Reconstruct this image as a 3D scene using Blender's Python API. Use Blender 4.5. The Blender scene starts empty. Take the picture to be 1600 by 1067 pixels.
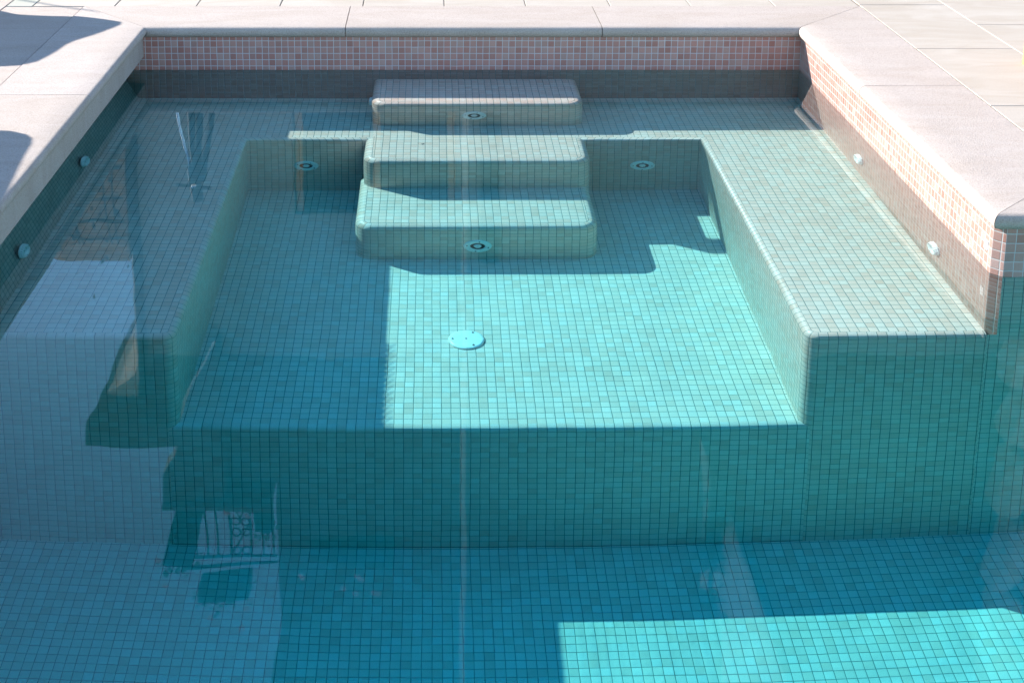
import bpy, bmesh, math, random
from math import radians, sin, cos, pi, floor, hypot, sqrt, atan2
from mathutils import Vector, Matrix, noise
random.seed(7)
scene = bpy.context.scene
C = scene.collection

# ------------------------------------------------------------------ camera
cam_d = bpy.data.cameras.new('camera'); cam = bpy.data.objects.new('camera', cam_d); C.objects.link(cam)
cam.location = (0, -5.288, 1.478); cam.rotation_euler = (radians(90 - 13.29), 0, 0)
cam_d.sensor_fit = 'HORIZONTAL'; cam_d.sensor_width = 36
cam_d.lens = 2217.7 / 1600 * 36
cam_d.shift_x = (800 - 675.4) / 1600; cam_d.shift_y = (19.4 - 533.5) / 1600
cam_d.clip_start = 0.05; cam_d.clip_end = 500
scene.camera = cam

# ------------------------------------------------------------------ light
TX, TY = 1.74, -1.05                       # horizontal travel of the sunlight per metre of fall
SUN_EL = math.atan2(1, hypot(TX, TY)); SUN_AZ = atan2(-TX, -TY)
world = bpy.data.worlds.new('World'); scene.world = world; world.use_nodes = True
nt = world.node_tree; nt.nodes.clear()
sky = nt.nodes.new('ShaderNodeTexSky'); sky.sky_type = 'NISHITA'; sky.sun_disc = False
sky.sun_elevation = SUN_EL; sky.sun_rotation = SUN_AZ; sky.altitude = 2000; sky.air_density = 1.6; sky.dust_density = 0.0; sky.ozone_density = 4.0
bg = nt.nodes.new('ShaderNodeBackground'); bg.inputs['Strength'].default_value = 0.125
wo = nt.nodes.new('ShaderNodeOutputWorld')
nt.links.new(sky.outputs[0], bg.inputs[0]); nt.links.new(bg.outputs[0], wo.inputs[0])
sun_d = bpy.data.lights.new('sun', 'SUN'); sun_d.energy = 5.0; sun_d.angle = radians(0.5); sun_d.color = (1.0, 0.95, 0.88)
sun = bpy.data.objects.new('sun', sun_d); C.objects.link(sun)
sun.rotation_euler = Vector((TX, TY, -1)).to_track_quat('-Z', 'Y').to_euler()
sun.location = (-8, 6, 8)
sun_d.cycles.is_caustics_light = True
scene.view_settings.view_transform = 'Standard'; scene.view_settings.look = 'None'
scene.view_settings.gamma = 1; scene.view_settings.use_curve_mapping = False
scene.view_settings.exposure = 1.6
cy = scene.cycles
cy.max_bounces = 10; cy.transmission_bounces = 8; cy.glossy_bounces = 4; cy.diffuse_bounces = 4; cy.volume_bounces = 0
cy.caustics_reflective = False; cy.caustics_refractive = True; cy.blur_glossy = 0.0
cy.sample_clamp_indirect = 6.0
cy.use_denoising = True

# ------------------------------------------------------------------ node helpers
def newmat(name):
    m = bpy.data.materials.new(name); m.use_nodes = True
    t = m.node_tree; b = t.nodes['Principled BSDF']
    return m, t, b
def N(t, kind, **kw):
    n = t.nodes.new(kind)
    for k, v in kw.items():
        if k.startswith('i_'): n.inputs[int(k[2:])].default_value = v
        else: setattr(n, k, v)
    return n
def L(t, a, b): t.links.new(a, b)
def mth(t, op, a, b=None, clamp=False):
    n = t.nodes.new('ShaderNodeMath'); n.operation = op; n.use_clamp = clamp
    for i, v in enumerate((a, b)):
        if v is None: continue
        if isinstance(v, (int, float)): n.inputs[i].default_value = v
        else: t.links.new(v, n.inputs[i])
    return n.outputs[0]
def mixc(t, f, a, b, blend='MIX'):
    n = t.nodes.new('ShaderNodeMix'); n.data_type = 'RGBA'; n.blend_type = blend
    for i, v in ((0, f), (6, a), (7, b)):
        if isinstance(v, (int, float)): n.inputs[i].default_value = v
        elif isinstance(v, tuple): n.inputs[i].default_value = v if len(v) == 4 else (*v, 1)
        else: t.links.new(v, n.inputs[i])
    return n.outputs[2]
def ramp(t, fac, stops, interp='LINEAR'):
    n = t.nodes.new('ShaderNodeValToRGB'); n.color_ramp.interpolation = interp
    e = n.color_ramp.elements
    while len(e) < len(stops): e.new(0.5)
    for k, (p, c) in enumerate(stops): e[k].position = p; e[k].color = (*c, 1)
    t.links.new(fac, n.inputs[0]); return n.outputs[0]

# ------------------------------------------------------------------ materials
def mosaic(name, stops, grout, groutw=0.085, rough=0.35, var=0.10):
    """glazed 25 mm mosaic, laid out in metres on the mesh's own UVs"""
    m, t, b = newmat(name)
    uv = N(t, 'ShaderNodeUVMap'); geo = N(t, 'ShaderNodeNewGeometry')
    wob = N(t, 'ShaderNodeTexNoise', noise_dimensions='2D'); wob.inputs['Scale'].default_value = 14; L(t, uv.outputs[0], wob.inputs['Vector'])
    wob.inputs['Detail'].default_value = 1
    w1 = N(t, 'ShaderNodeVectorMath', operation='SUBTRACT'); L(t, wob.outputs['Color'], w1.inputs[0]); w1.inputs[1].default_value = (.5, .5, .5)
    w2 = N(t, 'ShaderNodeVectorMath', operation='SCALE'); L(t, w1.outputs[0], w2.inputs[0]); w2.inputs['Scale'].default_value = 0.0016
    ad = N(t, 'ShaderNodeVectorMath', operation='ADD'); L(t, uv.outputs[0], ad.inputs[0]); L(t, w2.outputs[0], ad.inputs[1])
    s = N(t, 'ShaderNodeVectorMath', operation='SCALE'); L(t, ad.outputs[0], s.inputs[0]); s.inputs['Scale'].default_value = 40.0
    fl = N(t, 'ShaderNodeVectorMath', operation='FLOOR'); L(t, s.outputs[0], fl.inputs[0])
    fr = N(t, 'ShaderNodeVectorMath', operation='FRACTION'); L(t, s.outputs[0], fr.inputs[0])
    sp = N(t, 'ShaderNodeSeparateXYZ'); L(t, fr.outputs[0], sp.inputs[0])
    cell = N(t, 'ShaderNodeTexWhiteNoise', noise_dimensions='2D'); L(t, fl.outputs[0], cell.inputs['Vector'])
    cs = N(t, 'ShaderNodeSeparateColor'); L(t, cell.outputs['Color'], cs.inputs[0])
    def edge(o, j):
        q = mth(t, 'ABSOLUTE', mth(t, 'SUBTRACT', mth(t, 'ADD', o, mth(t, 'MULTIPLY', mth(t, 'SUBTRACT', j, .5), .018)), .5))
        return q                                            # 0 at the middle of a tile, .5 at the joint
    d = mth(t, 'MAXIMUM', edge(sp.outputs[0], cs.outputs[0]), edge(sp.outputs[1], cs.outputs[1]))
    mr = N(t, 'ShaderNodeMapRange', interpolation_type='SMOOTHSTEP'); L(t, d, mr.inputs[0])
    mr.inputs[1].default_value = .5 - groutw * 0.5 - .015; mr.inputs[2].default_value = .5 - groutw * 0.5 + .015
    pil = N(t, 'ShaderNodeMapRange', interpolation_type='SMOOTHSTEP'); L(t, d, pil.inputs[0]); pil.inputs[1].default_value = .30; pil.inputs[2].default_value = .5
    col = ramp(t, cs.outputs[2], stops)
    fine = N(t, 'ShaderNodeTexNoise'); fine.inputs['Scale'].default_value = 420; fine.inputs['Detail'].default_value = 3; L(t, uv.outputs[0], fine.inputs['Vector'])
    big = N(t, 'ShaderNodeTexNoise'); big.inputs['Scale'].default_value = 1.7; big.inputs['Detail'].default_value = 4; L(t, geo.outputs['Position'], big.inputs['Vector'])
    v = mth(t, 'ADD', mth(t, 'MULTIPLY', mth(t, 'SUBTRACT', cs.outputs[0], .5), var * 2), 1.0)
    v = mth(t, 'MULTIPLY', v, mth(t, 'ADD', mth(t, 'MULTIPLY', mth(t, 'SUBTRACT', fine.outputs[0], .5), .5), 1.0))
    v = mth(t, 'MULTIPLY', v, mth(t, 'ADD', mth(t, 'MULTIPLY', mth(t, 'SUBTRACT', big.outputs[0], .5), .22), 1.0))
    cmb = N(t, 'ShaderNodeCombineColor'); [L(t, v, cmb.inputs[i]) for i in range(3)]
    tile = mixc(t, 1.0, col, cmb.outputs[0], 'MULTIPLY')
    gn = mth(t, 'ADD', mth(t, 'MULTIPLY', mth(t, 'SUBTRACT', big.outputs[0], .5), .6), 1.0)
    gc = N(t, 'ShaderNodeCombineColor'); [L(t, gn, gc.inputs[i]) for i in range(3)]
    g = mixc(t, 1.0, grout, gc.outputs[0], 'MULTIPLY')
    L(t, mixc(t, mr.outputs[0], tile, g), b.inputs['Base Color'])
    L(t, mth(t, 'ADD', mth(t, 'MULTIPLY', mr.outputs[0], .5), rough), b.inputs['Roughness'])
    h = mth(t, 'SUBTRACT', mth(t, 'SUBTRACT', mth(t, 'MULTIPLY', fine.outputs[0], .1), mth(t, 'MULTIPLY', mr.outputs[0], .6)), mth(t, 'MULTIPLY', pil.outputs[0], .4))
    bp = N(t, 'ShaderNodeBump'); bp.inputs['Strength'].default_value = .5; bp.inputs['Distance'].default_value = .0012; L(t, h, bp.inputs['Height']); L(t, bp.outputs[0], b.inputs['Normal'])
    return m
PINK = [(0, (.31, .150, .115)), (.35, (.335, .175, .14)), (.8, (.35, .20, .165)), (1, (.35, .225, .195))]
PINK_SHADED = [(0, (.35, .150, .12)), (.3, (.385, .18, .148)), (.8, (.40, .21, .175)), (1, (.40, .24, .205))]
PALE = [(0, (.81, .57, .48)), (.15, (.84, .62, .53)), (.5, (.855, .66, .575)), (.85, (.855, .68, .605)), (1, (.83, .695, .63))]
M = {}
M['band'] = mosaic('pink_mosaic', PINK, (.44, .42, .40))
M['band_shaded'] = mosaic('shaded_pink_mosaic', PINK_SHADED, (.52, .52, .54))  # same pink tile as band, colour kept lighter for the shaded back wall
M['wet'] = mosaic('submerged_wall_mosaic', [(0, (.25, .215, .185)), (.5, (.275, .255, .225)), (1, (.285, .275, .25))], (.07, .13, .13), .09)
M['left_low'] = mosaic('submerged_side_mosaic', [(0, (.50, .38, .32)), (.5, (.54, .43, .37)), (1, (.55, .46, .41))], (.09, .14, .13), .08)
M['sand'] = mosaic('sand_pink_mosaic', [(0, (.82, .54, .44)), (.2, (.85, .585, .49)), (.55, (.86, .62, .53)), (1, (.84, .66, .58))], (.17, .19, .175), .07, .35, .04)
M['band_low'] = mosaic('submerged_pink_mosaic', [(p, tuple(c * 1.5 for c in q)) for p, q in PINK], (.66, .62, .60), .07)  # same pink tile, brightened in colour where it renders dark under water
M['pale'] = mosaic('pale_mosaic', PALE, (.14, .19, .18), .07, .35, .045)

def stone_mat(name, base, dark, scale=60, bump=.0012, blotch=.12, speck=True, rough=.8):
    m, t, b = newmat(name)
    tc = N(t, 'ShaderNodeNewGeometry')
    n1 = N(t, 'ShaderNodeTexNoise'); n1.inputs['Scale'].default_value = scale * 6; n1.inputs['Detail'].default_value = 6; n1.inputs['Roughness'].default_value = .75
    n2 = N(t, 'ShaderNodeTexNoise'); n2.inputs['Scale'].default_value = 3.0; n2.inputs['Detail'].default_value = 5; n2.inputs['Distortion'].default_value = 1.2
    mp = N(t, 'ShaderNodeMapping'); mp.inputs['Scale'].default_value = (1, 3.2, 1); L(t, tc.outputs['Position'], mp.inputs[0])
    L(t, tc.outputs['Position'], n1.inputs['Vector']); L(t, mp.outputs[0], n2.inputs['Vector'])
    a = ramp(t, n1.outputs[0], [(.34, dark), (.5, base), (.68, tuple(min(1, c * 1.12) for c in base))])
    ra = N(t, 'ShaderNodeObjectInfo')
    f = mth(t, 'ADD', mth(t, 'MULTIPLY', mth(t, 'SUBTRACT', n2.outputs[0], .5), blotch * 4), 1.0)
    f = mth(t, 'MULTIPLY', f, mth(t, 'ADD', mth(t, 'MULTIPLY', ra.outputs['Random'], .07), .96))
    cc = N(t, 'ShaderNodeCombineColor'); L(t, f, cc.inputs[0]); L(t, mth(t, 'POWER', f, 1.25), cc.inputs[1]); L(t, mth(t, 'POWER', f, 1.6), cc.inputs[2])
    L(t, mixc(t, 1.0, a, cc.outputs[0], 'MULTIPLY'), b.inputs['Base Color'])
    b.inputs['Roughness'].default_value = rough
    bp = N(t, 'ShaderNodeBump'); bp.inputs['Strength'].default_value = .8; bp.inputs['Distance'].default_value = bump
    L(t, n1.outputs[0], bp.inputs['Height']); L(t, bp.outputs[0], b.inputs['Normal'])
    return m
M['coping'] = stone_mat('rough_pale_stone', (.40, .335, .295), (.265, .215, .185), 42, .003, .07)
M['deck'] = stone_mat('warm_stone_paving', (.365, .315, .265), (.30, .25, .21), 45, .0008, .10)
M['deck_cool'] = stone_mat('cool_stone_paving', (.34, .335, .29), (.29, .285, .245), 45, .0008, .08)
M['joint'] = stone_mat('sandy_joint', (.16, .14, .12), (.09, .08, .07), 40)
M['ground'] = stone_mat('beige_gravel', (.42, .38, .32), (.30, .27, .22), 8, .01)
M['plaster'] = stone_mat('grey_plaster', (.30, .29, .27), (.25, .24, .22), 4, .002)
M['plaster_light'] = stone_mat('cream_plaster', (.62, .57, .50), (.55, .50, .44), 4, .002)
M['roof'] = stone_mat('brown_roof', (.10, .07, .055), (.06, .045, .04), 6, .01)
M['rubble'] = stone_mat('tan_rubble', (.80, .68, .54), (.58, .47, .35), 2.2, .03, .15)
M['ochre'] = stone_mat('ochre_wall', (.60, .34, .17), (.42, .22, .11), 1.4, .02, .25)

def plain(name, col, rough=.4, metal=0.0, nscale=120, amt=.12, spec=.5):
    m, t, b = newmat(name)
    g = N(t, 'ShaderNodeTexCoord'); n = N(t, 'ShaderNodeTexNoise'); n.inputs['Scale'].default_value = nscale; n.inputs['Detail'].default_value = 3
    L(t, g.outputs['Object'], n.inputs['Vector'])
    f = mth(t, 'ADD', mth(t, 'MULTIPLY', mth(t, 'SUBTRACT', n.outputs[0], .5), amt * 2), 1.0)
    cc = N(t, 'ShaderNodeCombineColor'); [L(t, f, cc.inputs[i]) for i in range(3)]
    L(t, mixc(t, 1.0, col, cc.outputs[0], 'MULTIPLY'), b.inputs['Base Color'])
    b.inputs['Roughness'].default_value = rough; b.inputs['Metallic'].default_value = metal
    b.inputs['Specular IOR Level'].default_value = spec
    return m
M['plastic'] = plain('white_plastic', (.92, .92, .90), .3)
M['hole'] = plain('dark_recess', (.03, .035, .035), .6)
M['screw'] = plain('steel_screw', (.16, .16, .16), .35, .6)
M['steel'] = plain('chrome_steel', (.85, .85, .85), .12, 1.0, 30, .03)
M['iron'] = plain('black_wrought_iron', (.02, .02, .02), .7, spec=.1)
M['wood'] = plain('orange_wood', (.55, .27, .10), .5)
M['sunlit_wall'] = plain('sunlit_wall_white', (.85, .84, .82), .8)  # house wall white with the sunlight painted in
M['cushion'] = plain('grey_cushion', (.35, .35, .36), .9)
M['leaf'] = plain('green_leaf', (.06, .12, .035), .6)
M['petal'] = plain('pink_petal', (.75, .35, .50), .6)
M['terracotta'] = plain('terracotta', (.40, .17, .10), .8)
M['glass_dark'] = plain('dark_door_glass', (.03, .035, .04), .1)
M['speck'] = plain('white_petal', (.85, .85, .82), .5)
M['bark'] = plain('dark_branch', (.045, .03, .02), .8)

# water
m, t, b = newmat('pool_water'); t.nodes.remove(b)
gl = N(t, 'ShaderNodeBsdfRefraction'); gs = N(t, 'ShaderNodeBsdfGlass')
gs.inputs['IOR'].default_value = 1.333; gs.inputs['Roughness'].default_value = 0.0; gs.inputs['Color'].default_value = (1, 1, 1, 1)
t.nodes.remove(gl)
out = [n for n in t.nodes if n.type == 'OUTPUT_MATERIAL'][0]
L(t, gs.outputs[0], out.inputs['Surface'])
M['water'] = m
m, t, b = newmat('water_absorption'); t.nodes.remove(b)
out = [n for n in t.nodes if n.type == 'OUTPUT_MATERIAL'][0]
va = N(t, 'ShaderNodeVolumeAbsorption'); va.inputs['Color'].default_value = (0.0, 0.965, 1.0, 1); va.inputs['Density'].default_value = 1.08
L(t, va.outputs[0], out.inputs['Volume'])
M['water_body'] = m

# ------------------------------------------------------------------ mesh helpers
def link(name, bm, mat, parent=None, smooth=False, recv=True):
    me = bpy.data.meshes.new(name); bm.normal_update(); bm.to_mesh(me); bm.free()
    for mm in (mat if isinstance(mat, (list, tuple)) else [mat]): me.materials.append(mm)
    if smooth:
        for p in me.polygons: p.use_smooth = True
    o = bpy.data.objects.new(name, me); C.objects.link(o)
    if parent: o.parent = parent
    if recv: o.cycles.is_caustics_receiver = True
    return o
def empty(name, loc, label, cat, group=None, kind=None):
    o = bpy.data.objects.new(name, None); C.objects.link(o); o.location = loc; o.empty_display_size = .1
    tag(o, label, cat, group, kind); return o
def tag(o, label, cat, group=None, kind=None):
    if label: o['label'] = label
    if cat: o['category'] = cat
    if group: o['group'] = group
    if kind: o['kind'] = kind
    return o
def uvl(bm): return bm.loops.layers.uv.verify()
def quad(bm, pts, uvs=None, mi=0):
    vs = [bm.verts.new(p) for p in pts]; f = bm.faces.new(vs); f.material_index = mi
    if uvs:
        u = uvl(bm)
        for l, q in zip(f.loops, uvs): l[u].uv = q
    return f
ZO = -0.0155          # row lines of the waterline mosaic
def vwall(bm, x0, y0, x1, y1, zb, zt, u0=0.0):
    """vertical tiled sheet; u runs along, v = height"""
    Ln = hypot(x1 - x0, y1 - y0)
    quad(bm, [(x0, y0, zb), (x1, y1, zb), (x1, y1, zt), (x0, y0, zt)],
         [(u0, zb + ZO), (u0 + Ln, zb + ZO), (u0 + Ln, zt + ZO), (u0, zt + ZO)])
def hsheet(bm, poly, z):
    quad(bm, [(x, y, z) for x, y in poly], [(x, y) for x, y in poly])
def bx(bm, x0, x1, y0, y1, z0, z1):
    r = bmesh.ops.create_cube(bm, size=1.0)
    for v in r['verts']:
        v.co = Vector((x0 + (v.co.x + .5) * (x1 - x0), y0 + (v.co.y + .5) * (y1 - y0), z0 + (v.co.z + .5) * (z1 - z0)))
    return r['verts']
def tube(bm, pts, r, seg=8, taper=None):
    pts = [Vector(p) for p in pts]; rings = []
    for i, p in enumerate(pts):
        d = (pts[min(i + 1, len(pts) - 1)] - pts[max(i - 1, 0)]).normalized()
        a = d.orthogonal().normalized()
        if rings_prev := (rings[-1][1] if rings else None):
            a = (rings_prev - d * rings_prev.dot(d)).normalized()
        bb = d.cross(a); rr = r if taper is None else r + (taper - r) * i / (len(pts) - 1)
        rings.append(([bm.verts.new(p + (a * cos(2 * pi * k / seg) + bb * sin(2 * pi * k / seg)) * rr) for k in range(seg)], a))
    for (A, _), (B, _) in zip(rings, rings[1:]):
        for k in range(seg): bm.faces.new((A[k], A[(k + 1) % seg], B[(k + 1) % seg], B[k]))
    bm.faces.new(list(reversed(rings[0][0]))); bm.faces.new(rings[-1][0])
def lathe(bm, prof, seg=32, M4=Matrix.Identity(4), notch=None):
    """revolve (r,h) about local z; r=0 ends close"""
    rings = []
    for i, (r, h) in enumerate(prof):
        if r < 1e-6: rings.append([bm.verts.new(M4 @ Vector((0, 0, h)))])
        else:
            rr = [r * (1 - (notch[1] if (notch and notch[0] == i and k % 2) else 0)) for k in range(seg)]
            rings.append([bm.verts.new(M4 @ Vector((rr[k] * cos(2 * pi * k / seg), rr[k] * sin(2 * pi * k / seg), h))) for k in range(seg)])
    for A, B in zip(rings, rings[1:]):
        for k in range(seg):
            k2 = (k + 1) % seg
            if len(A) == 1 and len(B) == 1: continue
            if len(A) == 1: bm.faces.new((A[0], B[k], B[k2]))
            elif len(B) == 1: bm.faces.new((A[k], A[k2], B[0]))
            else: bm.faces.new((A[k], A[k2], B[k2], B[k]))
    bmesh.ops.recalc_face_normals(bm, faces=bm.faces)
def round_path(pts, radii, n=6):
    """2-D polyline with rounded corners; returns [(x,y)]"""
    out = []
    for i, (p, r) in enumerate(zip(pts, radii)):
        if r == 0 or i in (0, len(pts) - 1): out.append(tuple(p)); continue
        p = Vector(p); a = (Vector(pts[i - 1]) - p).normalized(); b = (Vector(pts[i + 1]) - p).normalized()
        c = p + (a + b) * r
        s = p + a * r - c; e = p + b * r - c
        for k in range(n + 1):
            th = k / n * pi / 2
            v = s * cos(th) + e * sin(th); out.append((c.x + v.x, c.y + v.y))
    return out
def normals(path, left=False):
    ns = []
    for i in range(len(path)):
        segs = []
        if i > 0: segs.append((Vector(path[i]) - Vector(path[i - 1])).normalized())
        if i < len(path) - 1: segs.append((Vector(path[i + 1]) - Vector(path[i])).normalized())
        nn = [Vector((d.y, -d.x)) for d in segs]          # right-hand side of travel
        if len(nn) == 1: ns.append(nn[0])
        else:
            s = (nn[0] + nn[1]); s.normalize(); ns.append(s / max(.3, s.dot(nn[0])))
    return ns
def skirt(bm, path, ztop, zbot, r=.022, u0=0.0, n=5):
    """rounded edge and vertical face below it, outward = right-hand side of travel. returns the top outline"""
    ns = normals(path)
    prof = [(-r + r * sin(k / n * pi / 2), -r + r * cos(k / n * pi / 2), k / n * .025) for k in range(n + 1)]
    prof.append((0, zbot - ztop, .025 + (ztop - zbot - r)))
    rows = []
    for (o, z, v) in prof:
        rows.append([bm.verts.new((p[0] + q.x * o, p[1] + q.y * o, ztop + z)) for p, q in zip(path, ns)])
    us = [u0]
    for a, b in zip(path, path[1:]): us.append(us[-1] + hypot(b[0] - a[0], b[1] - a[1]))
    U = uvl(bm)
    for j in range(len(prof) - 1):
        for i in range(len(path) - 1):
            f = bm.faces.new((rows[j][i], rows[j + 1][i], rows[j + 1][i + 1], rows[j][i + 1]))
            f.smooth = True
            for l, (ii, jj) in zip(f.loops, ((i, j), (i, j + 1), (i + 1, j + 1), (i + 1, j))):
                l[U].uv = (us[ii], -prof[jj][2])
    return [(p[0] - q.x * r, p[1] - q.y * r) for p, q in zip(path, ns)]
def cap(bm, outline, z):
    f = quad(bm, [(x, y, z) for x, y in outline], [(x, y) for x, y in outline])
    if f.normal.z < 0 or True:
        f.normal_update()
        if f.normal.z < 0: f.normal_flip()

# ------------------------------------------------------------------ pool dimensions (m), water level z = 0
XL, XR, YF = -1.14, 1.42, -1.945
XC = XL
XT = -1.212                               # the left wall leans back a little towards its top
ZB, ZF, ZD = -.374, -.868, -1.442
PX1, PY0 = 3.6, -4.7
CT = .172
pool = empty('swimming_pool', (0, 0, 0), 'tiled swimming pool corner with sunken spa, benches and steps under clear water', 'swimming pool')

bm = bmesh.new(); vwall(bm, XT, 0, XR, 0, -.004, .15, u0=XT - XR); link('waterline_wall', bm, M['band_shaded'], pool)
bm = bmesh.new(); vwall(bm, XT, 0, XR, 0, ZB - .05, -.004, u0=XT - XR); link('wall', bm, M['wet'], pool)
bm = bmesh.new(); vwall(bm, XR, 0, XR, YF + .026, -.004, .15)
vwall(bm, XR, YF + .026, XR + .024, YF, -.004, .15, u0=.0); link('waterline_wall', bm, M['band'], pool)
bm = bmesh.new(); vwall(bm, XR, 0, XR, YF + .026, ZB - .05, -.004); vwall(bm, XR, YF + .026, XR + .024, YF, ZB - .02, -.004); link('wall', bm, M['band_low'], pool)
bm = bmesh.new(); vwall(bm, XR + .024, YF, PX1, YF, -.004, .15); link('waterline_wall', bm, M['band'], pool)
bm = bmesh.new(); vwall(bm, XR + .024, YF, PX1, YF, ZB, -.004, u0=XR + .024); vwall(bm, XR, YF, PX1, YF, ZD, ZB, u0=XR); link('wall', bm, M['pale'], pool)

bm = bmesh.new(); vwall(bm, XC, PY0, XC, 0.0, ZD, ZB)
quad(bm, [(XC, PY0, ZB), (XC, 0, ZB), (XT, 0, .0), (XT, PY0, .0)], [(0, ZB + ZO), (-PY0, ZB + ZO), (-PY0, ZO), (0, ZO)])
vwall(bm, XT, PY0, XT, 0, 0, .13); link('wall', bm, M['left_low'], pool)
bm = bmesh.new(); vwall(bm, PX1, YF, PX1, PY0, ZD, .15); vwall(bm, PX1, PY0, XC, PY0, ZD, .12); link('wall', bm, M['band'], pool)
bm = bmesh.new(); hsheet(bm, [(XC, PY0), (PX1, PY0), (PX1, YF), (XC, YF)], ZD); o = link('pool_floor', bm, M['pale'], pool)

# U-shaped bench
BI, BL, BY = .957, -.66, -.47
path = round_path([(XC, YF), (BL, YF), (BL, BY), (BI, BY), (BI, YF), (XR, YF)], [0, .035, 0, 0, .035, 0])
bm = bmesh.new()
# travel so that outside is on the right: left bench front travels +x (outside = -y): right of +x is -y. good
top = skirt(bm, path, ZB, ZD, u0=BL - ((BL - .035 - XC) + pi * .035 / 2 + (BY - YF - .035)))
r_ = .022
n_left = next(i for i, p in enumerate(path) if abs(p[0] - BL) < 1e-6 and abs(p[1] - BY) < 1e-6)
tl = top[:n_left + 1]; tr = top[n_left + 1:]
cap(bm, [(XC, YF + r_)] + tl[1:] + [(XC, BY + r_)], ZB)
cap(bm, tr[:1] + tr[1:-1] + [(XR, YF + r_), (XR, BY + r_)], ZB)
quad(bm, [(XC, BY + r_, ZB), (XR, BY + r_, ZB), (XR, 0, ZB), (XC, 0, ZB)], [(XC, BY + r_), (XR, BY + r_), (XR, 0), (XC, 0)])
link('bench', bm, M['sand'], pool)

# spa floor with rounded front lip
bm = bmesh.new()
skirt(bm, [(BL - .05, YF + .0012), (BI + .05, YF + .0012)], ZF, ZD, u0=BL - .05)
cap(bm, [(BL, YF + r_), (BI, YF + r_), (BI, BY), (BL, BY)], ZF)
link('spa_floor', bm, M['pale'], pool)

def step(x0, x1, yb, yf, zt, zb_, capback):
    bm = bmesh.new(); R = .055
    p = round_path([(x0, yb), (x0, yf), (x1, yf), (x1, yb)], [0, R, R, 0], 8)
    first = (yb - yf - R) + pi * R / 2
    top = skirt(bm, p, zt, zb_, r=.030, u0=x0 + R - first, n=6)
    top[0] = (top[0][0], capback); top[-1] = (top[-1][0], capback)
    cap(bm, top, zt)
    return link('step', bm, M['sand'], pool)
step(-.223, .554, 0, -.321, -.128, ZB, 0)
step(-.237, .543, BY + .03, -.69, ZB + .0006, ZF - .01, BY + r_)
step(-.250, .536, -.60, -1.008, -.62, ZF, -.60)

# ------------------------------------------------------------------ jets, inlets, drain
def frame(pos, nrm, up=Vector((0, 0, 1))):
    z = Vector(nrm).normalized(); x = up.cross(z).normalized(); y = z.cross(x)
    m4 = Matrix((x, y, z)).transposed().to_4x4(); m4.translation = Vector(pos); return m4
def jet(pos, nrm, rad=.0445, tilt=0):
    F = frame(pos, nrm) @ Matrix.Rotation(tilt, 4, 'Z')
    bm = bmesh.new(); lathe(bm, [(.52 * rad, .001), (.54 * rad, .0045), (.60 * rad, .0055), (.90 * rad, .0045), (.985 * rad, .0025), (rad, 0)], 40, F)
    fl = link('jet', bm, M['plastic'], pool, True)
    bm = bmesh.new(); lathe(bm, [(0, .0008), (.54 * rad, .0008)], 32, F); link('recess', bm, M['hole'], fl)
    bm = bmesh.new()
    lathe(bm, [(0, .002), (.07 * rad, .002), (.09 * rad, .007), (.17 * rad, .007), (.24 * rad, .005), (.28 * rad, .001)], 28, F)
    link('nozzle', bm, M['plastic'], fl, True)
    for k in range(4):
        a = pi / 4 + k * pi / 2 + .25
        bm = bmesh.new(); lathe(bm, [(0, .0075), (.05 * rad, .0075), (.06 * rad, .005), (.06 * rad, .002)], 10, F @ Matrix.Translation((.76 * rad * cos(a), .76 * rad * sin(a), 0)))
        link('screw', bm, M['screw'], fl)
    return fl
jet((-.452, BY, -.638), (0, -1, 0)); jet((.752, BY, -.638), (0, -1, 0), tilt=.5)
jet((.153, -.321, -.26), (0, -1, 0), tilt=.2); jet((.146, -1.008, -.768), (0, -1, 0), .046, tilt=.35)
def inlet(pos, nrm, r=.034):
    F = frame(pos, nrm)
    bm = bmesh.new(); lathe(bm, [(r * 1.08, 0), (r * 1.08, .004), (r, .005), (r, .010), (.86 * r, .013), (.62 * r, .012), (.50 * r, .008), (.46 * r, .003), (.0, .002)], 36, F, notch=(3, .09))
    a = link('inlet', bm, M['plastic'], pool, False)
    bm = bmesh.new(); lathe(bm, [(0, .007), (.12 * r, .007), (.14 * r, .009), (.30 * r, .008), (.40 * r, .004)], 20, F)
    link('nozzle', bm, M['plastic'], a, True)
    rt = a
    for k in range(3):
        an = k * 2.1 + .3
        bm = bmesh.new(); lathe(bm, [(0, .0142), (.06 * r, .014), (.07 * r, .011)], 8, F @ Matrix.Translation((.74 * r * cos(an), .74 * r * sin(an), 0)))
        link('screw', bm, M['screw'], a)
    return a
inlet((XR, -.813, -.24), (-1, 0, 0)); inlet((XR, -1.543, -.24), (-1, 0, 0))
inlet((-1.155, -.825, -.245), (1, 0, .13), .035); inlet((-1.155, -1.55, -.245), (1, 0, .13), .035)
inlet((-.223, -.185, -.225), (-1, 0, 0), .033)
F = frame((.099, -1.508, ZF), (0, 0, 1), Vector((0, 1, 0)))
bm = bmesh.new(); lathe(bm, [(0, .0115), (.03, .0112), (.044, .0102), (.050, .0085), (.0525, .0055), (.052, .003), (.046, .0015), (.046, 0)], 48, F)
dr = link('drain_cover', bm, M['plastic'], pool, True)
for (x, y) in ((0, 0), (.040 * cos(3.14), .040 * sin(3.14)), (.040 * cos(1.05), .040 * sin(1.05)), (.040 * cos(-1.05), .040 * sin(-1.05))):
    bm = bmesh.new(); lathe(bm, [(0, .0132), (.0028, .0130), (.0034, .0105)], 12, F @ Matrix.Translation((x, y, 0))); link('screw', bm, M['screw'], dr)
bm = bmesh.new(); bx(bm, XR - .0022, XR + .0, -1.897, -1.876, .052, .075); link('white_tile', bm, M['plastic'], pool)

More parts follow.
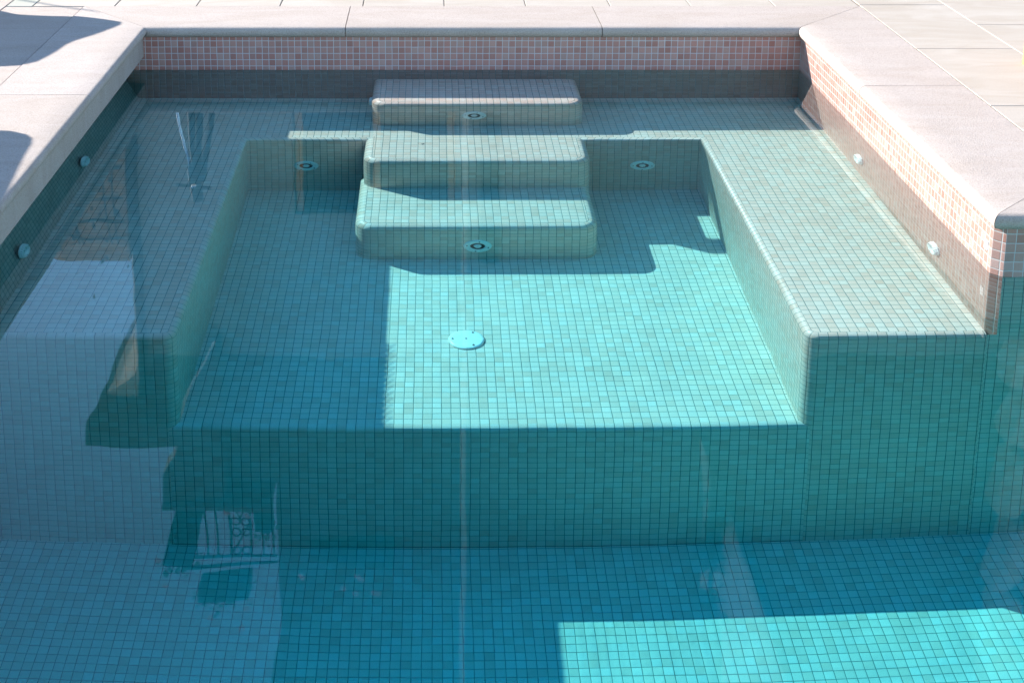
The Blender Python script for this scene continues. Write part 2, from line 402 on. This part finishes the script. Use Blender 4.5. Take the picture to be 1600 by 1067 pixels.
# ------------------------------------------------------------------ coping stones
CW = .335
def coping(pts_in, pts_out, zt=CT, zb=.130, r=.020, mat='coping', seed=0):
    """straight slab between two inner-edge points and two outer-edge points, bullnose along the inner edge"""
    (a, b), (c, d) = pts_in, pts_out         # a,b inner edge; c outer point next to a, d next to b
    a, b, c, d = map(Vector, (a, b, c, d)); e = (b - a).normalized(); nrm = Vector((-e.y, e.x))
    if nrm.dot(c - a) < 0: nrm = -nrm
    w = (c - a).dot(nrm)
    prof = []
    n = 8; h = (zt - zb) / 2
    for k in range(n + 1):
        th = -pi / 2 + k / n * pi
        prof.append((h * .95 - h * .95 * cos(th), (zt + zb) / 2 + h * sin(th)))
    prof = [(h + .045, zb)] + prof
    for q in (.25, .5, .75, 1.0): prof.append((h + (w - h) * q, zt))
    prof.append((w, zb - .0))
    bm = bmesh.new(); nseg = max(2, int((b - a).length / .04)); rows = []
    for i in range(nseg + 1):
        f = i / nseg; row = []
        for (o, z) in prof:
            g = o / w; p = (a + (c - a) * g) * (1 - f) + (b + (d - b) * g) * f
            jz = (noise.noise(Vector((p.x * 25 + seed, p.y * 25, z * 30))) * .0012 + noise.noise(Vector((p.x * 90, p.y * 90, z * 60))) * .0007) if g < .3 and z > zb + .001 else 0
            row.append(bm.verts.new((p.x - nrm.x * jz, p.y - nrm.y * jz, z + (jz * .5 if z > zt - .003 else 0))))
        rows.append(row)
    for A, B in zip(rows, rows[1:]):
        for k in range(len(prof) - 1):
            fc = bm.faces.new((A[k], B[k], B[k + 1], A[k + 1])); fc.smooth = k < 10
        bm.faces.new((A[-1], B[-1], B[0], A[0]))
    for row in (rows[0], rows[-1]): bm.faces.new([bm.verts.new(v.co) for v in row])
    bmesh.ops.remove_doubles(bm, verts=[], dist=0); bmesh.ops.recalc_face_normals(bm, faces=bm.faces)
    return link('coping_stone', bm, M[mat], pool)
G = .0015
NX, NXR, NY, NYF = -1.095, 1.402, -.018, YF - .018     # nose lines
OXL, OXR, OY = -1.418, 1.743, .345
def xs_back(x0, x1, m0=False, m1=False):
    coping(((x0 + G, NY), (x1 - G, NY)), (((OXL + G) if m0 else x0 + G, OY), ((OXR - G) if m1 else x1 - G, OY)), seed=x0)
for i, (a, b_) in enumerate(((NX, -.333), (-.333, .651), (.651, NXR))): xs_back(a, b_, i == 0, i == 2)
ys = [NY, -.811, -1.40, NYF]
ys = [NY, -.811, NYF]
for i in range(2):
    y0, y1 = ys[i], ys[i + 1]
    coping(((NXR, y0 - G), (NXR, y1 + G)), ((OXR, (OY if i == 0 else y0) - G), (OXR, (NYF + CW if i == 1 else y1) + G)), seed=5 + i)
coping(((NXR + G, NYF), (2.3, NYF)), ((OXR + G, NYF + CW), (2.3, NYF + CW)), seed=9)
coping(((2.3 + 2 * G, NYF), (PX1 - .02, NYF)), ((2.3 + 2 * G, NYF + CW), (PX1 - .02, NYF + CW)), seed=10)
yl = [NY, -.913, -1.9, -2.9, -3.9, PY0 + .02]
for i in range(5):
    coping(((NX, yl[i] - G), (NX, yl[i + 1] + G)), ((OXL, (OY if i == 0 else yl[i]) - G), (OXL, yl[i + 1] + G)), seed=20 + i, zb=.136)
# left fascia board below the nose
bm = bmesh.new(); bx(bm, -1.211, -1.112, PY0, -.001, .054, .1345)
fo = link('fascia', bm, M['coping'], pool)

# ------------------------------------------------------------------ deck paving
def pave(name, slabs, mat, zt=.170, gap=.0018, rnd=.0):
    bm = bmesh.new()
    for s in slabs:
        dz = random.uniform(-.0006, .0006)
        n = len(s); cx = sum(p[0] for p in s) / n; cyy = sum(p[1] for p in s) / n
        def ins(p, g):
            v = Vector((cx - p[0], cyy - p[1])); return (p[0] + (g if v.x > 0 else -g), p[1] + (g if v.y > 0 else -g))
        q = [ins(p, gap) for p in s]; q2 = [ins(p, gap + .0015) for p in s]
        lo = [bm.verts.new((x, y, zt - .02)) for x, y in q]; mi = [bm.verts.new((x, y, zt - .0015 + dz)) for x, y in q]; hi = [bm.verts.new((x, y, zt + dz)) for x, y in q2]
        for A, B in ((lo, mi), (mi, hi)):
            for k in range(n): bm.faces.new((A[k], A[(k + 1) % n], B[(k + 1) % n], B[k]))
        bm.faces.new(hi)
    bmesh.ops.recalc_face_normals(bm, faces=bm.faces)
    return tag(link(name, bm, M[mat]), None, None, kind='structure')
rect = lambda x0, x1, y0, y1: [(x0, y0), (x1, y0), (x1, y1), (x0, y1)]
bxs = [-1.632, -1.297, -.963, -.622, -.283, .049, .382, .727, 1.055, 1.40]
gapb = .006
sl = []
for r in range(6):
    y0 = OY + gapb + r * .5; off = (0 if r % 2 == 0 else .17)
    xsr = [bxs[0] + off] + [x + off for x in bxs[1:]]
    for a, b_ in zip(xsr, xsr[1:]): sl.append(rect(a, b_, y0, y0 + .5))
    sl.append(rect(xsr[-1], OXR, y0, y0 + .5))
pave('deck_paving', sl, 'deck')
sl = []
edges = [OXR + gapb, 2.102, 2.46, 2.82, 3.18, 3.6]
for i, (a, b_) in enumerate(zip(edges, edges[1:])):
    off = (0.393, .051, .22, -.1, .3)[i]
    y = off + 3.5
    while y > NYF + CW: 
        sl.append(rect(a, b_, max(y - .703, NYF + CW + .006), y)); y -= .703
pave('deck_paving', sl, 'deck')
sl = []
for i, (a, b_) in enumerate(((-1.74, OXL - gapb * .3), (-2.4, -1.74), (-3.1, -2.4), (-3.8, -3.1))):
    y = (.345, .476, .2, .3)[i] + (0 if i == 0 else 3.5)
    while y > PY0: sl.append(rect(a, b_, max(y - .66, PY0), y)); y -= .66
pave('deck_paving', sl, 'coping')
sl = [rect(-3.8, -1.80, .49 + r * .5, .99 + r * .5) for r in range(0)]
for r in range(5):
    xx = [-3.8, -3.2, -2.6, -2.0, -1.632 + (0 if r % 2 == 0 else .17)]
    y0 = OY + gapb + r * .5
    for a, b_ in zip(xx[3:], xx[4:]): sl.append(rect(-1.74, b_, y0, y0 + .5))
pave('deck_paving', sl, 'deck_cool')
# bed below the slabs (joint filler), then the ground sheet; both stop at the pool
bm = bmesh.new()
for z, X0, X1, Y0, Y1, mi in ((.1655, -3.8, PX1 + .4, PY0 - 1.6, 3.4, 0), (.12, -60, 60, -60, 60, 1)):
    hx0, hx1, hy0, hy1 = (XL - .02, PX1, PY0, .02)
    if mi == 0: hx0, hx1, hy1 = OXL, PX1, OY
    def q(a, b, c, d): quad(bm, [(a, c, z), (b, c, z), (b, d, z), (a, d, z)], mi=mi)
    q(X0, hx0, Y0, Y1); q(hx1, X1, Y0, Y1); q(hx0, hx1, Y0, hy0); q(hx0, hx1, hy1, Y1)
    if mi == 0: q(OXR, hx1, YF + CW - .02, hy1)
    else: q(XR + .1, hx1, YF + .1, hy1)
tag(link('ground', bm, [M['joint'], M['ground']]), None, None, kind='structure')

# ------------------------------------------------------------------ water
bm = bmesh.new()
wx0, wx1, wy0, wy1 = -1.228, PX1 + .01, PY0 - .01, .012
st = .03; nx = int((wx1 - wx0) / st); ny = int((wy1 - wy0) / st)
RIP = 0.0002
def wh(x, y):
    return RIP * (noise.noise(Vector((x * 5.5, y * 5.5, 3))) + .5 * noise.noise(Vector((x * 12, y * 12, 7))) + 1.3 * noise.noise(Vector((x * 2.2, y * 2.2, 1))))
grid = [[bm.verts.new((wx0 + (wx1 - wx0) * i / nx, wy0 + (wy1 - wy0) * j / ny, wh(wx0 + (wx1 - wx0) * i / nx, wy0 + (wy1 - wy0) * j / ny))) for i in range(nx + 1)] for j in range(ny + 1)]
for j in range(ny):
    for i in range(nx): bm.faces.new((grid[j][i], grid[j][i + 1], grid[j + 1][i + 1], grid[j + 1][i])).smooth = True
# unseen water sheet added below the deck, dimpled to steer the refracted sun
DW = .03
def dimple(x, y):
    g = [[bm.verts.new((x + i * DW / 2, y + j * DW / 2, -(1.35 if y > -.63 else .97) / 2 * (((i - 1) * DW / 2) ** 2 + ((j - 1) * DW / 2) ** 2))) for i in range(3)] for j in range(3)]
    for j in range(2):
        for i in range(2): bm.faces.new((g[j][i], g[j][i + 1], g[j + 1][i + 1], g[j + 1][i])).smooth = True
for j in range(int((1.7 - PY0) / DW)):
    y = PY0 + j * DW
    for i in range(1, int(2.85 / DW)): dimple(wx0 - i * DW, y)
    if y > .012:
        for i in range(int((wx1 - wx0) / DW)): dimple(wx0 + i * DW, y)
wat = link('water', bm, M['water'], recv=False); tag(wat, None, None, kind='structure')
wat.cycles.is_caustics_caster = True
# the body of water that colours the light: closed, its lid a hair above the refracting surface
bm = bmesh.new(); bx(bm, wx0 - 3.0, wx1 + .005, wy0 - .005, 1.8, -1.62, .0012)
link('water_body', bm, M['water_body'], wat, recv=False)


# ------------------------------------------------------------------ the house and garden beyond the deck, seen mirrored in the water
HY = 6.0
def slab(bm, poly, y0, y1):
    """extrude an x-z outline from y0 to y1"""
    A = [bm.verts.new((x, y0, z)) for x, z in poly]; B = [bm.verts.new((x, y1, z)) for x, z in poly]; n = len(poly)
    bm.faces.new(A); bm.faces.new(list(reversed(B)))
    for k in range(n): bm.faces.new((A[k], B[k], B[(k + 1) % n], A[(k + 1) % n]))
    bmesh.ops.recalc_face_normals(bm, faces=bm.faces)
def part(name, mat, parent, fn, smooth=False):
    bm = bmesh.new(); fn(bm); return link(name, bm, M[mat], parent, smooth, recv=False)
house = empty('house', (0, 0, 0), 'two storey plastered house with dark upper storey and iron balcony, mirrored in the water', 'house')
part('wall', 'plaster', house, lambda b: (bx(b, -2.565, -1.16, HY, 9, .1, 4.25), bx(b, .20, 4.6, HY, 9, .1, 4.25), bx(b, -1.16, .20, HY, 9, 2.95, 4.25), bx(b, 4.6, 5.0, HY, 9, .1, 4.25)))
part('upper_wall', 'roof', house, lambda b: (bx(b, -1.80, 5.0, HY - .02, 9, 4.25, 5.44), bx(b, -1.38, 5.0, HY - .01, 9, 5.44, 8.9)))
dn = part('door', 'glass_dark', house, lambda b: bx(b, -1.16, .20, HY + .12, HY + .2, .1, 2.95))
part('frame', 'wood', dn, lambda b: (bx(b, -.50, -.44, HY + .08, HY + .119, .1, 2.95), bx(b, -1.15, -1.09, HY + .08, HY + .119, .1, 2.95), bx(b, .13, .19, HY + .08, HY + .119, .1, 2.95)))
part('window', 'glass_dark', house, lambda b: bx(b, .41, .565, HY - .03, HY - .003, .9, 3.38))
part('downpipe', 'plaster_light', house, lambda b: tube(b, [(.27, HY - .09, .17), (.27, HY - .09, 8.9)], .028, 10))
part('downpipe', 'iron', house, lambda b: tube(b, [(-2.50, HY - .07, .17), (-2.50, HY - .07, 4.6)], .045, 10))
part('eaves', 'roof', house, lambda b: bx(b, -2.93, -1.8, 5.55, 9, 4.66, 4.86))
part('soffit', 'plaster_light', house, lambda b: slab(b, [(-2.88, 4.655), (-2.60, 4.42), (-2.566, 4.42), (-2.566, 4.655)], HY + .05, 9))
part('gable_bracket', 'roof', house, lambda b: slab(b, [(-1.801, 4.26), (-1.83, 3.96), (-1.98, 4.26), (-2.09, 4.51), (-2.16, 4.80), (-2.20, 5.02), (-2.33, 5.22), (-2.33, 5.43), (-1.801, 5.43)], HY - .30, HY - .03))
part('verge_trim', 'plaster_light', house, lambda b: tube(b, [(-1.83, HY - .31, 3.94), (-1.985, HY - .31, 4.26), (-2.10, HY - .31, 4.51), (-2.17, HY - .31, 4.80), (-2.21, HY - .31, 5.02)], .012, 6))
part('sunlit_wedge', 'sunlit_wall', house, lambda b: slab(b, [(2.35, 5.0), (2.57, 5.58), (2.98, 6.70), (3.22, 7.5), (3.60, 8.88), (2.80, 8.88), (2.65, 7.5), (2.56, 6.70), (2.50, 6.51), (2.407, 6.51), (2.39, 5.6)], HY - .06, HY - .012))  # pale slab shaped like the sunlit wedge of wall, sunlight put into its colour
part('verge_board', 'iron', house, lambda b: slab(b, [(2.35, 4.98), (2.40, 4.98), (2.64, 5.58), (3.06, 6.70), (3.31, 7.5), (3.70, 8.88), (3.602, 8.88), (3.222, 7.5), (2.982, 6.70), (2.572, 5.58)], HY - .12, HY - .011))
part('roof', 'roof', house, lambda b: bx(b, -1.7, 5.2, 5.4, 9.3, 8.9, 9.2))
bal = part('balcony', 'roof', house, lambda b: bx(b, -2.33, -1.39, 5.62, HY - .02 + 1.4, 5.45, 5.50))
def rails(b):
    y = 5.98
    for z, xa, xb, r in ((5.54, -2.0, -1.39, .011), (6.20, -2.25, -1.39, .014), (6.285, -2.245, -1.39, .017)): tube(b, [(xa, y, z), (xb, y, z)], r, 6)
    for x in (-1.93, -2.015, -2.11, -1.52, -1.425, -2.235): tube(b, [(x, y, 5.5), (x, y, 6.2)], .009, 6)
    for x in (-1.82, -1.635): tube(b, [(x, y, 5.5), (x, y, 6.2)], .013, 6)
    for cx, cz in ((-1.77, 5.63), (-1.68, 5.63), (-1.77, 5.835), (-1.68, 5.835), (-1.77, 5.945), (-1.68, 5.945), (-1.77, 6.14), (-1.68, 6.14)):
        tube(b, [(cx + .040 * cos(a / 10 * 2 * pi), y, cz + .040 * sin(a / 10 * 2 * pi)) for a in range(11)], .008, 5)
    for p in (((-1.80, 5.62), (-1.725, 5.80)), ((-1.65, 5.62), (-1.725, 5.80)), ((-1.80, 6.15), (-1.65, 5.86)),): tube(b, [(p[0][0], y, p[0][1]), (p[1][0], y, p[1][1])], .008, 5)
part('railing', 'iron', bal, rails)
def foliage(b, c, s, n, size=.05):
    for _ in range(n):
        p = Vector((c[0] + random.gauss(0, s[0]), c[1] + random.gauss(0, s[1]), c[2] + random.gauss(0, s[2])))
        a = Vector((random.uniform(-1, 1), random.uniform(-1, 1), random.uniform(-1, 1))).normalized(); q = a.orthogonal().normalized()
        l = size * random.uniform(.6, 1.3)
        vs = [b.verts.new(p), b.verts.new(p + a * l * .5 + q * l * .28), b.verts.new(p + a * l), b.verts.new(p + a * l * .5 - q * l * .28)]
        b.faces.new(vs)
def flowers(b, pts, r=.018):
    for p in pts:
        for k in range(5):
            a = k * 2 * pi / 5; c = Vector(p) + Vector((cos(a), 0, sin(a))) * r
            vs = [b.verts.new(c + Vector((cos(t) * r * .8, -.004 * (t > 3), sin(t) * r * .8))) for t in [i * 2 * pi / 6 for i in range(6)]]
            b.faces.new(vs)
def box_planter(x0, x1, y0, y1, z0, z1, label, fl, skew=0, nleaf=160):
    t = empty('flower_box', ((x0 + x1) / 2, (y0 + y1) / 2, z0), label, 'flower box', 'flower boxes of the balcony')
    cx, cyy = (x0 + x1) / 2, (y0 + y1) / 2
    bm = bmesh.new(); v = bx(bm, x0 - cx, x1 - cx, y0 - cyy, y1 - cyy, 0, z1 - z0)
    for q in v:
        if q.co.z < .01: q.co.x += skew
    link('trough', bm, M['iron'], t, recv=False)
    bm = bmesh.new(); foliage(bm, (0, 0, z1 - z0 + .02), ((x1 - x0) * .28, (y1 - y0) * .3, .05), nleaf); link('foliage', bm, M['leaf'], t, recv=False)
    bm = bmesh.new(); flowers(bm, [(x - cx, y0 - cyy - .05, z - z0) for x, z in fl]); link('blossom', bm, M['petal'], t, recv=False)
box_planter(-2.35, -2.10, 5.66, 5.9, 5.52, 6.06, 'dark flower box on the left corner post of the mirrored balcony', [(-2.33, 6.20), (-2.37, 5.98)], .14)
box_planter(-2.05, -1.62, 5.74, 5.94, 6.31, 6.50, 'dark flower box standing highest on the handrail of the mirrored balcony', [(-1.93, 6.62), (-1.62, 6.55), (-1.66, 6.71)])
box_planter(-1.57, -1.40, 5.80, 5.94, 5.52, 5.82, 'narrow flower box beside the house wall on the mirrored balcony', [(-1.80, 5.60), (-1.62, 5.62)], 0, 120)
box_planter(-1.05, -.35, 5.80, 5.97, 6.02, 6.14, 'long flower box with pink blossoms on the mirrored upper wall', [(-.66, 6.20), (-.63, 6.23), (-1.15, 6.28), (-.53, 6.38), (-.79, 6.35), (-.69, 6.40), (-.50, 6.39)], 0, 130)

gw = empty('garden_wall', (-4.3, HY, 0), 'low ochre garden wall left of the house, mirrored under the blue sky patch', 'wall')
bm = bmesh.new(); slab(bm, [(-1.7, 0), (1.72, 0), (1.72, 3.40), (1.2, 3.40), (1.05, 3.37), (.8, 3.30), (-1.7, 3.28)], .02, .35); link('masonry', bm, M['ochre'], gw, recv=False)
bm = bmesh.new(); bx(bm, -1.7, .84, -.02, .39, 3.31, 3.36); link('capping', bm, M['roof'], gw, recv=False)
bm = bmesh.new()
for z0, z1, sg in ((3.18, 3.12, .02), (3.02, 2.98, .03), (2.78, 2.80, .0), (2.6, 2.52, .04), (2.36, 2.40, .02)):
    tube(bm, [(x, 5.96 + .015 * sin(x * 9), z0 + (z1 - z0) * (x + 5) / 2.4 - sg * sin((x + 5) * 1.3) + .008 * sin(x * 23)) for x in [-5 + i * .12 for i in range(21)]], .012, 5)
for x0, dx in ((-2.75, -.25), (-2.9, .2), (-3.3, .35), (-2.68, .03)):
    tube(bm, [(x0 + dx * f + .03 * sin(f * 9 + x0), 5.95, .2 + 3.0 * f) for f in [i / 14 for i in range(15)]], .018, 5, .007)
foliage(bm, (-3.0, 5.93, 2.9), (.4, .03, .3), 60, .06)
tag(link('climbing_vine', bm, M['bark'], recv=False), 'dark leafless climbing vine on the ochre garden wall, mirrored at left', 'vine')

# hanging creeper in front of the wedge of painted sunlight
bm = bmesh.new(); foliage(bm, (2.50, 5.85, 5.75), (.05, .04, .22), 420, .09); foliage(bm, (2.47, 5.85, 6.1), (.06, .04, .05), 120, .10); foliage(bm, (2.52, 5.85, 6.62), (.05, .03, .10), 90, .08)
tube(bm, [(2.42, 5.88, 5.0), (2.46, 5.86, 5.6), (2.5, 5.86, 6.9)], .02, 6)
tag(link('hanging_creeper', bm, M['leaf'], recv=False), 'dark creeper hanging before the pale wedge of painted sunlight, mirrored at lower right', 'plant')

# rubble pillar
def boulder(bm, c, h, ang, seed):
    r = bmesh.ops.create_icosphere(bm, subdivisions=3, radius=1.0)
    for v in r['verts']:
        p = v.co.copy(); q = Vector([math.copysign(abs(x) ** .55, x) for x in p]); q *= 1 + .22 * noise.noise(p * 1.6 + Vector((seed, 0, 0))) + .07 * noise.noise(p * 6 + Vector((0, seed, 0)))
        q = Vector((q.x * h[0], q.y * h[1], q.z * h[2]))
        v.co = Vector((c[0] + q.x * cos(ang) - q.z * sin(ang), c[1] + q.y, c[2] + q.x * sin(ang) + q.z * cos(ang)))
sp = empty('stone_pillar', (5.3, 6, .1), 'pillar of long tan rubble stones mirrored at the right edge of the water', 'pillar')
def stones(b):
    sd = 0
    for col, x in enumerate((.0, .34, .68, 1.02)):
        z = 3.6 - col * .17
        while z < 6.9:
            hh = random.uniform(.22, .36); sd += 3.7
            boulder(b, (-.27 + x + random.uniform(-.03, .03), -.25, z + hh), (.130, .20, hh * .95), random.uniform(.12, .32), sd); z += hh * 2.08
part('rubble', 'rubble', sp, stones); 
part('core', 'roof', sp, lambda b: bx(b, -.22, 1.3, -.2, .3, 0, 6.7))

# slender metal tripod beyond the back coping
tp = empty('tripod_stand', (-1.31, 2.2, .17), 'dark tripod stand with one shiny leg, mirrored near the back left corner', 'stand')
part('leg', 'steel', tp, lambda b: tube(b, [(-.135, -.03, 0), (-.115, -.03, .35), (-.086, -.03, .72), (-.06, -.02, .86), (-.02, 0, 1.10)], .009, 8), True)
part('leg', 'iron', tp, lambda b: tube(b, [(.16, 0, 0), (.12, 0, .55), (.03, 0, 1.08)], .017, 8), True)
part('leg', 'iron', tp, lambda b: tube(b, [(-.05, .1, 0), (-.035, .06, .6), (-.01, 0, 1.08)], .022, 8), True)
part('leg', 'iron', tp, lambda b: tube(b, [(.03, .1, 0), (.02, .06, .6), (.0, 0, 1.08)], .022, 8), True)
part('head', 'iron', tp, lambda b: (tube(b, [(-.02, 0, 1.02), (.0, 0, 1.2)], .035, 12), tube(b, [(-.12, 0, 1.10), (.08, 0, 1.13)], .012, 8)))
part('knob', 'steel', tp, lambda b: bmesh.ops.create_uvsphere(b, u_segments=12, v_segments=8, radius=.018, matrix=Matrix.Translation((-.01, -.05, 1.09))), True)

# unseen slabs added left of the frame, outlined to cast the deck shadows
def shadow_slab(name, outline, h, label):
    cx = sum(p[0] for p in outline) / len(outline); cyy = sum(p[1] for p in outline) / len(outline)
    pts = []
    n = len(outline)
    for i in range(n):                                   # soften the outline (Chaikin)
        a, b_ = Vector(outline[i]), Vector(outline[(i + 1) % n]); pts += [a * .8 + b_ * .2, a * .2 + b_ * .8]
    t = empty(name, (cx - TX * h, cyy - TY * h, .17), label, 'shadow_slab', 'added shadow casters')
    bm = bmesh.new(); lo = [bm.verts.new((p.x - cx, p.y - cyy, h - .02)) for p in pts]; hi = [bm.verts.new((p.x - cx, p.y - cyy, h)) for p in pts]
    bm.faces.new(hi); bm.faces.new(list(reversed(lo)))
    for k in range(len(pts)): bm.faces.new((lo[k], lo[(k + 1) % len(pts)], hi[(k + 1) % len(pts)], hi[k]))
    link('caster_top', bm, M['plaster_light'], t, recv=False)
    for sx, sy in ((-.28, .06), (.15, .06), (-.28, -.14), (.05, -.14)):
        bm = bmesh.new(); tube(bm, [(sx * 1.1, sy, 0), (sx, sy, h - .021)], .012, 8); link('leg', bm, M['iron'], t, recv=False)
shadow_slab('shadow_caster', [(-1.738, .275), (-1.631, .192), (-1.50, .165), (-1.39, .157), (-1.279, .114), (-1.185, .061), (-1.25, -.11), (-1.328, -.245), (-1.345, -.40), (-1.38, -.54), (-1.50, -.57), (-2.2, -.56), (-2.2, .32), (-1.85, .33)], .5, 'unseen slab added past the left edge to cast the broad shadow on the back left paving')
shadow_slab('shadow_caster', [(-1.60, -1.28), (-1.271, -1.30), (-1.192, -1.31), (-1.150, -1.37), (-1.135, -1.55), (-1.09, -1.90), (-1.10, -2.1), (-1.7, -2.1), (-1.8, -1.5)], .5, 'unseen slab added past the left edge to cast the shadow on the left coping')
pm = empty('parasol_pole', (-1.34 - TX * 1.6, .245 - TY * 1.6, .17), 'thin pole past the left edge casting a narrow shadow along the top of the paving', 'pole')
part('pole', 'iron', pm, lambda b: tube(b, [(0, 0, 0), (0, 0, 1.6)], .016, 10, .006)); part('foot', 'iron', pm, lambda b: lathe(b, [(.2, 0), (.2, .03), (.03, .05), (.02, .12), (0, .12)], 20))

# wooden stool at the right edge
stl = empty('wooden_stool', (2.25, -.72, .171), 'orange wooden stool standing on the paving at the right edge', 'stool')
for sx, sy in ((-1, 1), (1, 1), (-1, -1), (1, -1)):
    part('leg', 'wood', stl, lambda b: bx(b, sx * .185 - .017, sx * .185 + .017, sy * .17 - .017, sy * .17 + .017, 0, .40))
part('seat', 'wood', stl, lambda b: bx(b, -.22, .22, -.205, .205, .401, .43))

# small fallen petals and bits on the tiles
def petal(x, y, z, s, mat, label, ang=0.4):
    bm = bmesh.new()
    vs = [bm.verts.new((s * cos(a) * (1.0 if cos(a) > 0 else .7), s * .45 * sin(a), .002 + .003 * cos(a) ** 2)) for a in [k * pi / 5 for k in range(10)]]
    lo = [bm.verts.new((v.co.x * .9, v.co.y * .9, v.co.z - .0015)) for v in vs]
    bm.faces.new(vs); bm.faces.new(list(reversed(lo)))
    for k in range(10): bm.faces.new((vs[k], lo[k], lo[(k + 1) % 10], vs[(k + 1) % 10]))
    bmesh.ops.recalc_face_normals(bm, faces=bm.faces)
    o = link('petal', bm, M[mat], None, True); o.location = (x, y, z); o.rotation_euler = (0, 0, ang); tag(o, label, 'petal')
petal(-.473, -.897, ZF, .0075, 'speck', 'tiny white petal lying on the shaded sunken floor left of the steps', -.5)
petal(-.327, -.02, ZB, .0085, 'speck', 'tiny white petal on the back bench left of the top step', .1)
petal(-.035, -.52, ZB, .0075, 'screw', 'tiny dark leaf scrap on the middle step')
petal(-.505, -1.30, ZF, .004, 'speck', 'smallest pale speck on the shaded sunken floor near the left bench', 1)
